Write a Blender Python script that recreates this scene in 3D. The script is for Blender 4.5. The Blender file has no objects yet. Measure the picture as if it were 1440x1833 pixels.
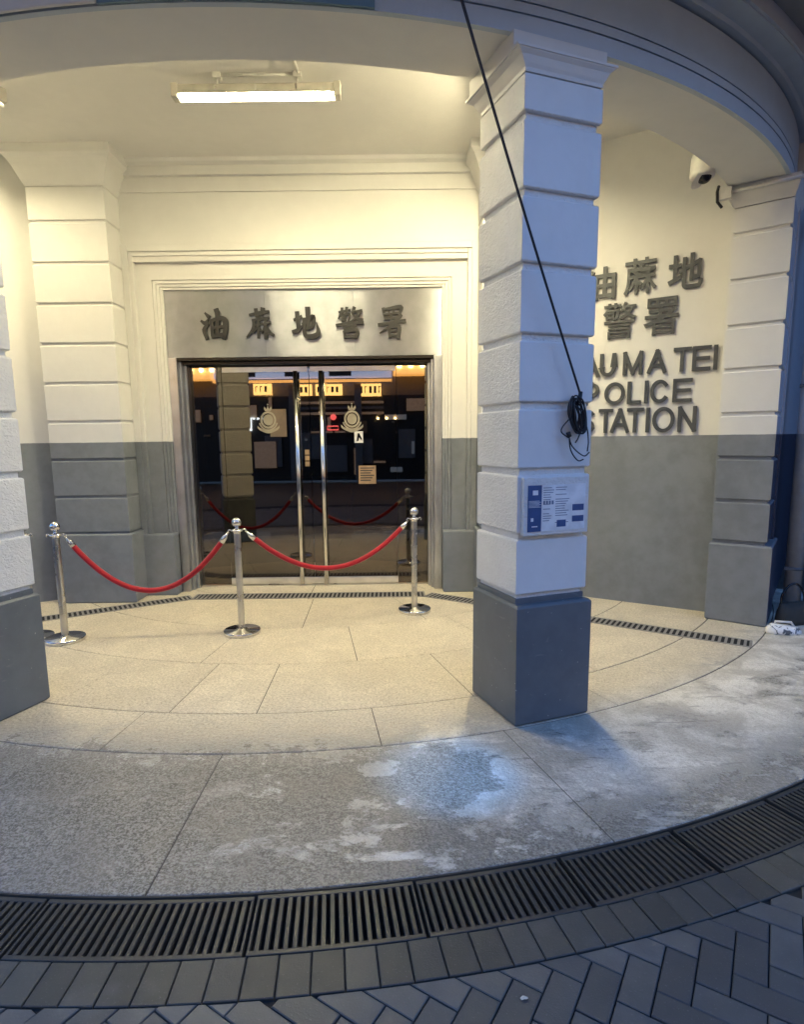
import bpy, bmesh, math, random
from mathutils import Vector, Matrix
R = math.radians
random.seed(7)
S = bpy.context.scene
COL = S.collection

# ------------------------------------------------------------------ camera
cam_d = bpy.data.cameras.new('camera'); cam = bpy.data.objects.new('camera', cam_d); COL.objects.link(cam)
PITCH, ROLL = 0.14715, -0.0122
F = Vector((0, math.cos(PITCH), -math.sin(PITCH))); U = Vector((0, math.sin(PITCH), math.cos(PITCH))); X = Vector((1, 0, 0))
Rt = math.cos(ROLL)*X + math.sin(ROLL)*U; Up = -math.sin(ROLL)*X + math.cos(ROLL)*U
m = Matrix.Identity(4)
for i in range(3):
    m[i][0] = Rt[i]; m[i][1] = Up[i]; m[i][2] = -F[i]
m[0][3], m[1][3], m[2][3] = 0.933, -8.518, 1.7
cam.matrix_world = m
cam_d.sensor_fit = 'HORIZONTAL'; cam_d.sensor_width = 36
cam_d.lens = 36*1059.0/1440
cam_d.shift_x = (720-704.45)/1440; cam_d.shift_y = (942.67-916.5)/1440
cam_d.clip_end = 800; cam_d.clip_start = 0.05
S.camera = cam

# ------------------------------------------------------------------ world, sun, exposure
SUN_EL, SUN_ROT = R(0.3), R(150)
w = bpy.data.worlds.new('World'); S.world = w; w.use_nodes = True
nt = w.node_tree
sky = nt.nodes.new('ShaderNodeTexSky'); sky.sky_type = 'NISHITA'; sky.sun_disc = False
sky.sun_elevation = SUN_EL; sky.sun_rotation = SUN_ROT; sky.ozone_density = 3.4; sky.air_density = 1.0; sky.dust_density = 0.8
bg = nt.nodes['Background']; bg.inputs['Strength'].default_value = 0.92
nt.links.new(sky.outputs[0], bg.inputs[0])
sd = bpy.data.lights.new('sun', 'SUN'); sd.energy = 0.03; sd.angle = R(10); sd.color = (1, .85, .7)
so = bpy.data.objects.new('sun', sd); COL.objects.link(so); so.location = (0, -30, 30)
so.rotation_euler = (R(90)-SUN_EL, 0, math.pi-SUN_ROT+math.pi)
S.view_settings.view_transform = 'Standard'; S.view_settings.look = 'None'
S.view_settings.exposure = 2.05; S.view_settings.gamma = 1.0
TUBE_E = 65.0
TUBE_COL = (1.0, .88, .555, 1)

# ------------------------------------------------------------------ object helpers
def tag(o, label=None, cat=None, group=None, kind=None):
    if label: o['label'] = label
    if cat: o['category'] = cat
    if group: o['group'] = group
    if kind: o['kind'] = kind
    return o
def empty(name, loc=(0, 0, 0), rz=0, label=None, cat=None, group=None):
    o = bpy.data.objects.new(name, None); COL.objects.link(o); o.location = loc; o.rotation_euler = (0, 0, rz)
    o.empty_display_size = .1
    return tag(o, label, cat, group)
def children(o): return [c for c in bpy.data.objects if c.parent == o]
def copy_tree(o, parent=None):
    c = o.copy(); COL.objects.link(c)
    if parent is not None: c.parent = parent
    for ch in children(o): copy_tree(ch, c)
    return c

class MB:
    def __init__(s): s.v = []; s.f = []; s.mi = []; s.sm = []
    def add(s, vs, fs, mi=0, smooth=False, M=None):
        b = len(s.v)
        for p in vs:
            s.v.append(tuple(M @ Vector(p)) if M is not None else tuple(p))
        for f in fs:
            s.f.append([i+b for i in f]); s.mi.append(mi); s.sm.append(smooth)
    def box(s, x0, x1, y0, y1, z0, z1, mi=0, M=None):
        vs = [(x0,y0,z0),(x1,y0,z0),(x1,y1,z0),(x0,y1,z0),(x0,y0,z1),(x1,y0,z1),(x1,y1,z1),(x0,y1,z1)]
        s.add(vs, [(0,3,2,1),(4,5,6,7),(0,1,5,4),(1,2,6,5),(2,3,7,6),(3,0,4,7)], mi, False, M)
    def cbox(s, x0, x1, y0, y1, z0, z1, c=.01, mi=0, M=None, front=None):
        """box with chamfered horizontal edges (and corners)"""
        vs = []
        for (z, d) in ((z0, c), (z0+c, 0), (z1-c, 0), (z1, c)):
            vs += [(x0+d,y0+d,z),(x1-d,y0+d,z),(x1-d,y1-d,z),(x0+d,y1-d,z)]
        fs = [(3,2,1,0),(12,13,14,15)]
        for k in range(3):
            for i in range(4):
                a = k*4+i; b = k*4+(i+1)%4
                fs.append((a, b, b+4, a+4))
        s.add(vs, fs, mi, False, M)
        if front is not None: s.mi[-len(fs)+6] = front
    def sweep(s, prof, angs, mi=0, M=None, close=True, smooth=False):
        """closed (r,z) profile swept about z; angle 0 looks to -y"""
        n = len(prof); vs = []
        for a in angs:
            for r, z in prof: vs.append((r*math.sin(a), -r*math.cos(a), z))
        fs = []
        for i in range(len(angs)-1):
            for j in range(n if close else n-1):
                k = (j+1) % n
                fs.append((i*n+j, i*n+k, (i+1)*n+k, (i+1)*n+j))
        if close: fs += [tuple(range(n))[::-1], tuple((len(angs)-1)*n+j for j in range(n))]
        s.add(vs, fs, mi, smooth, M)
    def prism_x(s, prof, x0, x1, mi=0, M=None):
        """(y,z) profile along x"""
        n = len(prof)
        vs = [(x0, y, z) for y, z in prof]+[(x1, y, z) for y, z in prof]
        fs = [tuple(range(n)), tuple(range(2*n-1, n-1, -1))]
        for i in range(n):
            k = (i+1) % n; fs.append((i, i+n, k+n, k))
        s.add(vs, fs, mi, False, M)
    def poly(s, pts, z0, z1, ch=0.0, mi=0, M=None):
        """convex ccw polygon prism with a chamfered top"""
        n = len(pts); area = sum(pts[i][0]*pts[(i+1)%n][1]-pts[(i+1)%n][0]*pts[i][1] for i in range(n))
        if area < 0: pts = pts[::-1]
        top = inset(pts, ch) if ch else pts
        if top is None: return
        vs = [(x,y,z0) for x,y in pts]+[(x,y,z1-ch) for x,y in pts]+[(x,y,z1) for x,y in top]
        fs = [tuple(range(n))[::-1], tuple(range(2*n, 3*n))]
        for i in range(n):
            k = (i+1) % n
            fs += [(i,k,k+n,i+n),(i+n,k+n,k+2*n,i+2*n)]
        s.add(vs, fs, mi, False, M)
    def lathe(s, prof, n=24, c=(0,0,0), mi=0, M=None, smooth=True):
        vs = []; k = len(prof)
        for i in range(n):
            a = 2*math.pi*i/n
            for r, z in prof: vs.append((c[0]+r*math.cos(a), c[1]+r*math.sin(a), c[2]+z))
        fs = []
        for i in range(n):
            j = (i+1) % n
            for q in range(k-1): fs.append((i*k+q, j*k+q, j*k+q+1, i*k+q+1))
        s.add(vs, fs, mi, smooth, M)
    def tube(s, pts, r, n=8, mi=0, M=None, caps=True):
        pts = [Vector(p) for p in pts]; vs = []; L = len(pts)
        rs = r if isinstance(r, (list, tuple)) else [r]*L
        up = Vector((0.13, 0.21, 1)).normalized(); N = None
        for i, p in enumerate(pts):
            d = (pts[min(i+1, L-1)]-pts[max(i-1, 0)]).normalized()
            if N is None: N = (up-d*up.dot(d)).normalized() if abs(up.dot(d)) < .98 else Vector((1,0,0)).cross(d).normalized()
            else: N = (N-d*N.dot(d)).normalized()
            B = d.cross(N)
            for k in range(n):
                a = 2*math.pi*k/n; vs.append(p+rs[i]*(math.cos(a)*N+math.sin(a)*B))
        fs = []
        for i in range(L-1):
            for k in range(n):
                q = (k+1) % n; fs.append((i*n+k, i*n+q, (i+1)*n+q, (i+1)*n+k))
        if caps: fs += [tuple(range(n))[::-1], tuple((L-1)*n+k for k in range(n))]
        s.add(vs, fs, mi, True, M)
    def sphere(s, c, r, n=16, mi=0, sz=1.0):
        s.lathe([(max(r*math.sin(math.pi*k/(n//2)), 1e-4), -r*sz*math.cos(math.pi*k/(n//2))) for k in range(n//2+1)], n, c, mi)
    def build(s, name, mats, parent=None, bevel=0, seg=2, kind=None):
        me = bpy.data.meshes.new(name); me.from_pydata(s.v, [], s.f)
        if not isinstance(mats, (list, tuple)): mats = [mats]
        for q in mats: me.materials.append(q)
        me.polygons.foreach_set('material_index', s.mi); me.polygons.foreach_set('use_smooth', s.sm)
        me.update()
        o = bpy.data.objects.new(name, me); COL.objects.link(o)
        if parent is not None: o.parent = parent
        if bevel:
            b = o.modifiers.new('edge', 'BEVEL'); b.width = bevel; b.segments = seg; b.limit_method = 'ANGLE'; b.angle_limit = R(35)
            b.harden_normals = False
        if kind: o['kind'] = kind
        return o
def inset(pts, d):
    n = len(pts); out = []
    for i in range(n):
        p0 = Vector(pts[i-1]); p1 = Vector(pts[i]); p2 = Vector(pts[(i+1) % n])
        a = (p1-p0); b = (p2-p1)
        if a.length < 1e-6 or b.length < 1e-6: return None
        a.normalize(); b.normalize()
        n1 = Vector((-a.y, a.x)); n2 = Vector((-b.y, b.x))
        k = 1+n1.dot(n2)
        if k < .15: k = .15
        q = p1+(n1+n2)*(d/k)
        out.append((q.x, q.y))
    return out
def clip(pts, nx, ny, c):
    """keep nx*x+ny*y >= c"""
    out = []; n = len(pts)
    for i in range(n):
        a = pts[i]; b = pts[(i+1) % n]
        da = nx*a[0]+ny*a[1]-c; db = nx*b[0]+ny*b[1]-c
        if da >= 0: out.append(a)
        if da*db < 0:
            t = da/(da-db); out.append((a[0]+t*(b[0]-a[0]), a[1]+t*(b[1]-a[1])))
    return out
def lin(a, b, n): return [a+(b-a)*i/n for i in range(n+1)]
def frame(origin, ang):
    """local x = tangent, local -y = outward (towards the street) at compass angle ang from the -y axis"""
    return Matrix.Translation(Vector(origin)) @ Matrix.Rotation(ang, 4, 'Z')
def polar(r, adeg, z=0): a = R(adeg); return Vector((r*math.sin(a), -r*math.cos(a), z))
def catmull(pts, k=5):
    P = [Vector(p) for p in pts]; P = [2*P[0]-P[1]]+P+[2*P[-1]-P[-2]]; out = []
    for i in range(1, len(P)-2):
        for j in range(k):
            t = j/k
            out.append(.5*((2*P[i])+(P[i+1]-P[i-1])*t+(2*P[i-1]-5*P[i]+4*P[i+1]-P[i+2])*t*t+(3*P[i]-P[i-1]-3*P[i+1]+P[i+2])*t**3))
    out.append(P[-2]); return out

# ------------------------------------------------------------------ materials
def new(name):
    mt = bpy.data.materials.new(name); mt.use_nodes = True; n = mt.node_tree
    return mt, n, n.nodes['Principled BSDF']
def N(n, t, **k):
    x = n.nodes.new(t)
    for a, b in k.items(): setattr(x, a, b)
    return x
def noise(n, vec, scale, detail=5, rough=.55, dist=0):
    x = N(n, 'ShaderNodeTexNoise'); x.inputs['Scale'].default_value = scale; x.inputs['Detail'].default_value = detail
    x.inputs['Roughness'].default_value = rough; x.inputs['Distortion'].default_value = dist
    if vec is not None: n.links.new(vec, x.inputs['Vector'])
    return x.outputs['Fac']
def mapping(n, vec, scale=(1,1,1), rot=(0,0,0), loc=(0,0,0)):
    x = N(n, 'ShaderNodeMapping'); x.inputs['Scale'].default_value = scale; x.inputs['Rotation'].default_value = rot; x.inputs['Location'].default_value = loc
    n.links.new(vec, x.inputs['Vector']); return x.outputs[0]
def ramp(n, fac, a, b, c0=(0,0,0,1), c1=(1,1,1,1)):
    x = N(n, 'ShaderNodeMapRange'); x.inputs[1].default_value = a; x.inputs[2].default_value = b
    x.interpolation_type = 'SMOOTHSTEP'
    n.links.new(fac, x.inputs[0]); return x.outputs[0]
def mixc(n, fac, a, b, mode='MIX'):
    x = N(n, 'ShaderNodeMix', data_type='RGBA', blend_type=mode)
    for s, q in ((0, fac), (6, a), (7, b)):
        if isinstance(q, (tuple, list)): x.inputs[s].default_value = (*q[:3], 1)
        elif isinstance(q, (int, float)): x.inputs[s].default_value = q
        else: n.links.new(q, x.inputs[s])
    return x.outputs[2]
def math_(n, op, a, b=None, c=None):
    x = N(n, 'ShaderNodeMath', operation=op)
    for i, q in enumerate((a, b, c)):
        if q is None: continue
        if isinstance(q, (int, float)): x.inputs[i].default_value = q
        else: n.links.new(q, x.inputs[i])
    return x.outputs[0]
def bump(n, p, h, strength, dist=.01):
    x = N(n, 'ShaderNodeBump'); x.inputs['Strength'].default_value = strength; x.inputs['Distance'].default_value = dist
    n.links.new(h, x.inputs['Height']); n.links.new(x.outputs[0], p.inputs['Normal']); return x
def pos(n): return N(n, 'ShaderNodeNewGeometry').outputs['Position']
WHITE = (.68, .668, .635); GREY = (.185, .20, .218)

def paint(name, base, rough=.5, var=.03, stucco=0.0, scuff=0, split=None, low=GREY, blotch=.16):
    mt, n, p = new(name); P = pos(n)
    big = noise(n, P, 1.3, 4); mid = noise(n, P, 9, 5, .6)
    def shade(c, v):
        d = tuple(x*(1-v) for x in c); l = tuple(min(1, x*(1+v*.6)) for x in c)
        return mixc(n, ramp(n, mixv(n, big, mid, .45), .35, .65), d, l)
    col = shade(base, var)
    if split is not None:
        sx = N(n, 'ShaderNodeSeparateXYZ'); n.links.new(P, sx.inputs[0])
        wob = math_(n, 'MULTIPLY_ADD', noise(n, P, 14, 3), .008, sx.outputs[2])
        col = mixc(n, ramp(n, wob, split+.003, split+.006), shade(low, blotch), col)
    if scuff:
        sc_ = noise(n, mapping(n, P, (7, 7, 22)), 1, 6, .7, .6); sp = noise(n, P, 45, 2, .5)
        col = mixc(n, math_(n, 'MULTIPLY', ramp(n, sc_, .62, .72), .35), col, (.3,.3,.29))
        col = mixc(n, ramp(n, sp, .735, .76), col, (.4,.4,.38))
    n.links.new(col, p.inputs['Base Color']); p.inputs['Roughness'].default_value = rough
    fine = noise(n, P, 70, 3, .6)
    h = fine
    if stucco:
        s1 = noise(n, mapping(n, P, (30, 30, 48)), 1, 4, .55, 1.2)
        h = math_(n, 'MULTIPLY_ADD', s1, stucco, math_(n, 'MULTIPLY', fine, .12))
        bump(n, p, h, .9, .012)
    else:
        h = math_(n, 'MULTIPLY_ADD', mid, .6, math_(n, 'MULTIPLY', fine, .25))
        bump(n, p, h, .35, .006)
    return mt
def mixv(n, a, b, f):
    return math_(n, 'ADD', math_(n, 'MULTIPLY', a, 1-f), math_(n, 'MULTIPLY', b, f))
M = {}
M['wall'] = paint('wall_paint', WHITE, split=1.7)
M['white'] = paint('white_paint', WHITE)
M['street'] = paint('shaded_street_paint', (.42, .43, .45), split=1.7, low=(.035, .045, .075))  # shade on the upper white put into the colour; navy paint below
M['pipe'] = paint('pipe_paint', (.55, .55, .56), split=1.7, low=(.34, .35, .35))
M['ceil'] = paint('ceiling_paint', (.74, .72, .68), rough=.7)
M['stucco'] = paint('stucco_paint', (.73, .72, .69), rough=.55, stucco=1.0, var=.05)
M['plinth'] = paint('plinth_paint', (.115, .13, .143), rough=.5, var=.12, scuff=1)
M['smooth'] = paint('smooth_pillar_paint', (.70, .71, .70), rough=.5, var=.04)
M['fascia'] = paint('fascia_paint', (.47, .53, .59), rough=.6, var=.05)
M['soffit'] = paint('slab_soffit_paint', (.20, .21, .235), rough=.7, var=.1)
M['teal'] = paint('teal_plate', (.12, .20, .24), rough=.4)
def plain(name, col, rough=.5, metal=0, emit=None, es=1, spec=.5):
    mt, n, p = new(name)
    P = pos(n); f = noise(n, P, 12, 4)
    d = tuple(x*.85 for x in col[:3])
    n.links.new(mixc(n, ramp(n, f, .35, .65), d, col), p.inputs['Base Color'])
    p.inputs['Roughness'].default_value = rough; p.inputs['Metallic'].default_value = metal
    p.inputs['Specular IOR Level'].default_value = spec
    if emit: p.inputs['Emission Color'].default_value = (*emit[:3], 1); p.inputs['Emission Strength'].default_value = es
    return mt
def steel(name, col=(.62,.60,.57), rough=.22, brush=None, bs=.25):
    mt, n, p = new(name); P = pos(n)
    p.inputs['Metallic'].default_value = 1
    f = noise(n, P, 5, 5)
    n.links.new(mixc(n, ramp(n, f, .3, .7), tuple(x*.82 for x in col), col), p.inputs['Base Color'])
    if brush:
        b = noise(n, mapping(n, P, brush), 1, 3, .6)
        bump(n, p, b, bs, .002)
        r = math_(n, 'MULTIPLY_ADD', b, .22, rough)
        n.links.new(r, p.inputs['Roughness'])
    else:
        r = math_(n, 'MULTIPLY_ADD', f, .15, rough-.05); n.links.new(r, p.inputs['Roughness'])
    return mt
M['panel'] = steel('brushed_panel', (.47,.49,.51), .24, (1.5, 1.5, 220), .03)
_n = M['panel'].node_tree; _p = _n.nodes['Principled BSDF']; _p.inputs['Anisotropic'].default_value = .92; _p.inputs['Anisotropic Rotation'].default_value = .25
_t = N(_n, 'ShaderNodeTangent', direction_type='UV_MAP'); _n.links.new(_t.outputs[0], _p.inputs['Tangent'])
M['jamb'] = steel('jamb_steel', (.62,.64,.66), .2, (260, 260, 2), .2)
M['chrome'] = steel('polished_steel', (.78,.76,.73), .1)
M['satin'] = steel('satin_steel', (.66,.64,.6), .26)
M['rail'] = steel('rail_steel', (.85,.83,.78), .32)
M['darkframe'] = plain('dark_bronze', (.035,.03,.026), .3, .6)
M['letter'] = plain('sign_letter', (.075,.08,.085), .4, .3)
M['letterdark'] = plain('sign_brush_letter', (.02,.02,.02), .45, .0)
M['iron'] = steel('cast_iron', (.13,.125,.12), .42)
M['iron_grate'] = plain('weathered_iron', (.046,.047,.048), .5, .3)  # one even dark iron for all outer grates
M['joint'] = plain('joint_grout', (.06,.052,.042), .8)
M['grating'] = plain('galvanised_bars', (.30,.28,.25), .5, .2)
M['slot'] = plain('slot_dark', (.012,.012,.013), .9)
M['rope'] = plain('red_velvet', (.38,.005,.014), .6, 0, None, 1, .25)
_n = M['rope'].node_tree; _w = N(_n, 'ShaderNodeTexWave'); _w.inputs['Scale'].default_value = 60; _w.inputs['Distortion'].default_value = 2.0; _n.links.new(pos(_n), _w.inputs['Vector'])
bump(_n, _n.nodes['Principled BSDF'], _w.outputs['Fac'], .35, .002); _n.nodes['Principled BSDF'].inputs['Sheen Weight'].default_value = .25
M['cable'] = plain('black_cable', (.012,.013,.017), .5)
M['housing'] = plain('lamp_housing', (.55,.52,.45), .5)
M['plastic'] = plain('white_plastic', (.75,.73,.68), .35)
M['black'] = plain('black_plastic', (.012,.012,.014), .15)
M['navy'] = plain('navy_print', (.04,.09,.24), .4)
M['paper'] = plain('white_print', (.80,.82,.84), .4)
M['ink'] = plain('grey_ink', (.16,.2,.3), .5)
M['beige'] = plain('beige_sticker', (.30,.26,.19), .5)
M['beigelit'] = plain('notice_paper', (.34,.22,.12), .6)
M['brownfilm'] = plain('brown_film', (.15,.105,.07), .5)
M['olive'] = plain('olive_fabric', (.05,.047,.038), .75)
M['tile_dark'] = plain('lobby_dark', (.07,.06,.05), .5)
M['wood'] = plain('granite_kerb', (.40,.31,.21), .5)
M['marble'] = None
M['tube_bright'] = plain('bright_tube_glow', (.9,.9,.85), .4, 0, TUBE_COL, TUBE_E*1.6)  # stronger glow for the added lamp behind the right pillar
M['tube_dim'] = plain('dim_tube_glow', (.9,.9,.85), .4, 0, TUBE_COL, TUBE_E*.75)  # weaker glow, dims the left lamp
M['tube'] = plain('tube_glow', (.9,.9,.85), .4, 0, TUBE_COL, TUBE_E)

def marble():
    mt, n, p = new('marbled_plastic'); P = pos(n)
    f = noise(n, P, 14, 3, .5, 1.5)
    n.links.new(mixc(n, ramp(n, f, .55, .6), (.8,.8,.78), (.12,.13,.14)), p.inputs['Base Color'])
    p.inputs['Roughness'].default_value = .35
    return mt
M['marble'] = marble()

def glass_mat():
    mt = bpy.data.materials.new('tinted_glass'); mt.use_nodes = True; n = mt.node_tree
    for q in list(n.nodes): n.nodes.remove(q)
    out = N(n, 'ShaderNodeOutputMaterial'); mix = N(n, 'ShaderNodeMixShader'); gl = N(n, 'ShaderNodeBsdfGlossy'); tr = N(n, 'ShaderNodeBsdfTransparent')
    gl.inputs['Roughness'].default_value = .004; gl.inputs['Color'].default_value = (1, .93, .84, 1)
    tr.inputs['Color'].default_value = (.42, .34, .26, 1)
    Pg = pos(n); sm = ramp(n, noise(n, mapping(n, Pg, (3, 3, 1.2)), 1.6, 6, .65, .5), .45, .8)
    n.links.new(math_(n, 'MULTIPLY_ADD', sm, .05, .003), gl.inputs['Roughness'])
    fr = N(n, 'ShaderNodeFresnel'); fr.inputs['IOR'].default_value = 2.12
    n.links.new(fr.outputs[0], mix.inputs[0]); n.links.new(tr.outputs[0], mix.inputs[1]); n.links.new(gl.outputs[0], mix.inputs[2]); n.links.new(mix.outputs[0], out.inputs[0])
    return mt
M['glass'] = glass_mat()

OVALS = ((1.255,-6.0,.085,.06,-15), (.77,-6.2,.11,.05,15), (.86,-5.66,.13,.09,20), (1.69,-6.06,.13,.14,-30), (1.66,-5.87,.2,.13,-20), (2.1,-5.78,.34,.14,15), (2.6,-5.5,.35,.14,30))
def floor_mat():
    mt, n, p = new('hammered_granite'); P = pos(n)
    sx = N(n, 'ShaderNodeSeparateXYZ'); n.links.new(P, sx.inputs[0])
    xy = N(n, 'ShaderNodeCombineXYZ'); n.links.new(sx.outputs[0], xy.inputs[0]); n.links.new(sx.outputs[1], xy.inputs[1])
    ln = N(n, 'ShaderNodeVectorMath', operation='LENGTH'); n.links.new(xy.outputs[0], ln.inputs[0]); r = ln.outputs['Value']
    big = noise(n, P, .9, 5, .6, .6); mid = noise(n, P, 3.2, 6, .62, .8); fine = noise(n, P, 60, 4, .65); grit = noise(n, P, 160, 2, .6)
    isl = N(n, 'ShaderNodeNewGeometry').outputs['Random Per Island']
    # wetness: the outer ring, more on the left and middle than on the right, broken by dry patches
    edge = ramp(n, math_(n, 'ADD', r, math_(n, 'MULTIPLY_ADD', mid, .9, -.45)), 4.95, 5.75)
    right = ramp(n, math_(n, 'MULTIPLY_ADD', big, 1.6, math_(n, 'MULTIPLY', sx.outputs[0], 1.0)), 1.6, 3.2)
    streak = noise(n, mapping(n, P, (1.4, 2.4, 1), (0,0,R(25)), (3.1,1.7,0)), 1.5, 10, .74, .3)
    dry = ramp(n, streak, .50, .60)
    dry = math_(n, 'MULTIPLY', dry, math_(n, 'MULTIPLY_ADD', ramp(n, sx.outputs[0], -.2, 1.4), .9, .1))
    rim = ramp(n, math_(n, 'MULTIPLY_ADD', mid, .7, r), 6.45, 6.75)
    pat = ramp(n, noise(n, mapping(n, P, (1.2, 2.2, 1), (0,0,R(30))), 2.2, 9, .72, .3), .53, .60)
    right = math_(n, 'MULTIPLY', right, math_(n, 'SUBTRACT', 1, math_(n, 'MAXIMUM', math_(n, 'MULTIPLY', rim, .8), math_(n, 'MULTIPLY', pat, .7))))
    wet = math_(n, 'MULTIPLY', edge, math_(n, 'SUBTRACT', 1, math_(n, 'MULTIPLY', right, .92)))
    for ex, ey, sx_, sy_, ro in OVALS:
        ov_ = N(n, 'ShaderNodeVectorMath', operation='LENGTH')
        n.links.new(mapping(n, mapping(n, P, (1,1,0), (0,0,0), (-ex,-ey,0)), (1/sx_,1/sy_,0), (0,0,R(ro))), ov_.inputs[0])
        wob = noise(n, P, 7.5, 7, .72, .4)
        f_ = ramp(n, math_(n, 'MULTIPLY_ADD', wob, 3.4, math_(n, 'ADD', math_(n, 'MULTIPLY', fine, .6), ov_.outputs['Value'])), 3.0, 2.55)
        f_ = math_(n, 'MULTIPLY', f_, .85 if sx_ < .12 else .5)
        dry = math_(n, 'MAXIMUM', dry, f_)
    pl_ = N(n, 'ShaderNodeVectorMath', operation='LENGTH')
    n.links.new(mapping(n, mapping(n, P, (1,1,0), (0,0,0), (-1.19,5.72,0)), (1/.30,1/.34,0)), pl_.inputs[0])
    puddle = ramp(n, math_(n, 'MULTIPLY_ADD', noise(n, P, 6, 6, .7, .4), 1.6, pl_.outputs['Value']), 1.95, 1.45)
    wet = math_(n, 'MAXIMUM', puddle, math_(n, 'MULTIPLY', wet, math_(n, 'SUBTRACT', 1, dry)))
    dryc = mixc(n, ramp(n, fine, .36, .6), (.58,.50,.36), (.80,.71,.54))
    dryc = mixc(n, ramp(n, mid, .35, .7), mixc(n, .22, dryc, (.30,.25,.19)), dryc)
    outc = mixc(n, ramp(n, mid, .4, .62), (.50,.48,.44), (.84,.82,.77))
    dryc = mixc(n, ramp(n, r, 5.2, 5.7), dryc, mixc(n, .8, dryc, outc))
    sp1 = noise(n, P, 95, 3, .7, .4); sp2 = noise(n, P, 42, 4, .6, .8)
    spk = math_(n, 'MULTIPLY_ADD', sp1, .6, math_(n, 'MULTIPLY', sp2, .4))
    wetc = mixc(n, ramp(n, spk, .42, .58), (.145,.13,.105), (.32,.30,.26))
    wetc = mixc(n, math_(n, 'MULTIPLY', ramp(n, mid, .45, .65), .4), wetc, (.27,.24,.20))
    worm = ramp(n, math_(n, 'ABSOLUTE', math_(n, 'SUBTRACT', sp2, .5)), .0, .03)
    dryc = mixc(n, math_(n, 'MULTIPLY', math_(n, 'SUBTRACT', 1, worm), .6), dryc, (.26,.20,.11))
    scr = ramp(n, noise(n, mapping(n, P, (2.2, 16, 1), (0,0,R(20))), 1, 5, .65, .5), .62, .67)
    dryc = mixc(n, math_(n, 'MULTIPLY', math_(n, 'MULTIPLY', scr, ramp(n, r, 5.2, 5.8)), .55), dryc, (.16,.14,.12))
    col = mixc(n, wet, dryc, wetc)
    tint = math_(n, 'MULTIPLY_ADD', isl, .07, .96)
    col = mixc(n, 1.0, col, N_rgb(n, tint), 'MULTIPLY')
    n.links.new(col, p.inputs['Base Color'])
    rg = math_(n, 'MULTIPLY_ADD', puddle, -.06, math_(n, 'MULTIPLY_ADD', wet, -.36, math_(n, 'MULTIPLY_ADD', fine, .2, .44)))
    n.links.new(rg, p.inputs['Roughness'])
    vor = N(n, 'ShaderNodeTexVoronoi', feature='SMOOTH_F1'); vor.inputs['Scale'].default_value = 48
    n.links.new(mapping(n, P, (1,1,1)), vor.inputs['Vector'])
    h = math_(n, 'MULTIPLY_ADD', vor.outputs['Distance'], .8, math_(n, 'MULTIPLY_ADD', fine, .9, math_(n, 'MULTIPLY', grit, .2)))
    bump(n, p, h, .85, .010)
    return mt
def N_rgb(n, v):
    c = N(n, 'ShaderNodeCombineColor')
    for i in range(3): n.links.new(v, c.inputs[i])
    return c.outputs[0]
M['floor'] = floor_mat()
def paver_mat(name, a, b):
    mt, n, p = new(name); P = pos(n)
    isl = N(n, 'ShaderNodeNewGeometry').outputs['Random Per Island']
    f = noise(n, P, 9, 6, .6); g = noise(n, P, 150, 3, .6); bl = noise(n, P, 2.2, 4, .6)
    col = mixc(n, isl, a, b)
    col = mixc(n, ramp(n, f, .3, .75), mixc(n, .35, col, (.04,.042,.045)), col)
    col = mixc(n, math_(n, 'MULTIPLY', ramp(n, bl, .55, .72), .35), col, (.17,.17,.17))
    col = mixc(n, math_(n, 'MULTIPLY', ramp(n, g, .62, .7), .35), col, (.2,.2,.2))
    n.links.new(col, p.inputs['Base Color']); n.links.new(math_(n, 'MULTIPLY_ADD', f, .3, .42), p.inputs['Roughness'])
    bump(n, p, math_(n, 'MULTIPLY_ADD', g, .5, f), .4, .004)
    return mt
M['paver'] = paver_mat('concrete_paver', (.070,.070,.071), (.125,.123,.12))
M['soldier'] = paver_mat('dark_paver', (.040,.041,.038), (.072,.073,.068))
def asphalt():
    mt, n, p = new('asphalt'); P = pos(n); f = noise(n, P, 90, 3); g = noise(n, P, .7, 5)
    n.links.new(mixc(n, ramp(n, f, .4, .65), (.03,.03,.032), mixc(n, g, (.05,.05,.052), (.075,.075,.078))), p.inputs['Base Color'])
    p.inputs['Roughness'].default_value = .6; bump(n, p, f, .4, .006); return mt
M['asphalt'] = asphalt()

# ------------------------------------------------------------------ setting: ground, floor, pavement
g = MB(); g.box(-150, 150, -150, 150, -.5, -.14); g.build('ground', M['asphalt'], kind='structure')

fl = MB(); J = .0024; ZF = 0.0
def slab(r0, r1, a0, a1):
    n = max(2, int(abs(a1-a0)/1.2)); ga = J/((r0+r1)/2)
    A0, A1 = R(a0)+ga, R(a1)-ga; c = .003
    r0i, r1i = r0+J*1.7, r1-J*1.7
    outl = [(r1i, a) for a in lin(A0, A1, n)]+[(r0i, a) for a in lin(A1, A0, n)]
    ins = [(r1i-c, a) for a in lin(A0+c/r1i, A1-c/r1i, n)]+[(r0i+c, a) for a in lin(A1-c/r0i, A0+c/r0i, n)]
    xy = lambda q: (q[0]*math.sin(q[1]), -q[0]*math.cos(q[1]))
    vs = [(*xy(q), ZF-.004) for q in outl]+[(*xy(q), ZF) for q in ins]
    k = len(outl); fs = []
    for i in range(k):
        j = (i+1) % k; fs.append((i, j, j+k, i+k))
    # top as quads
    for i in range(n): fs.append((k+i, k+2*n+1-i, k+2*n-i, k+i+1))
    fl.add(vs, fs)
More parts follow.
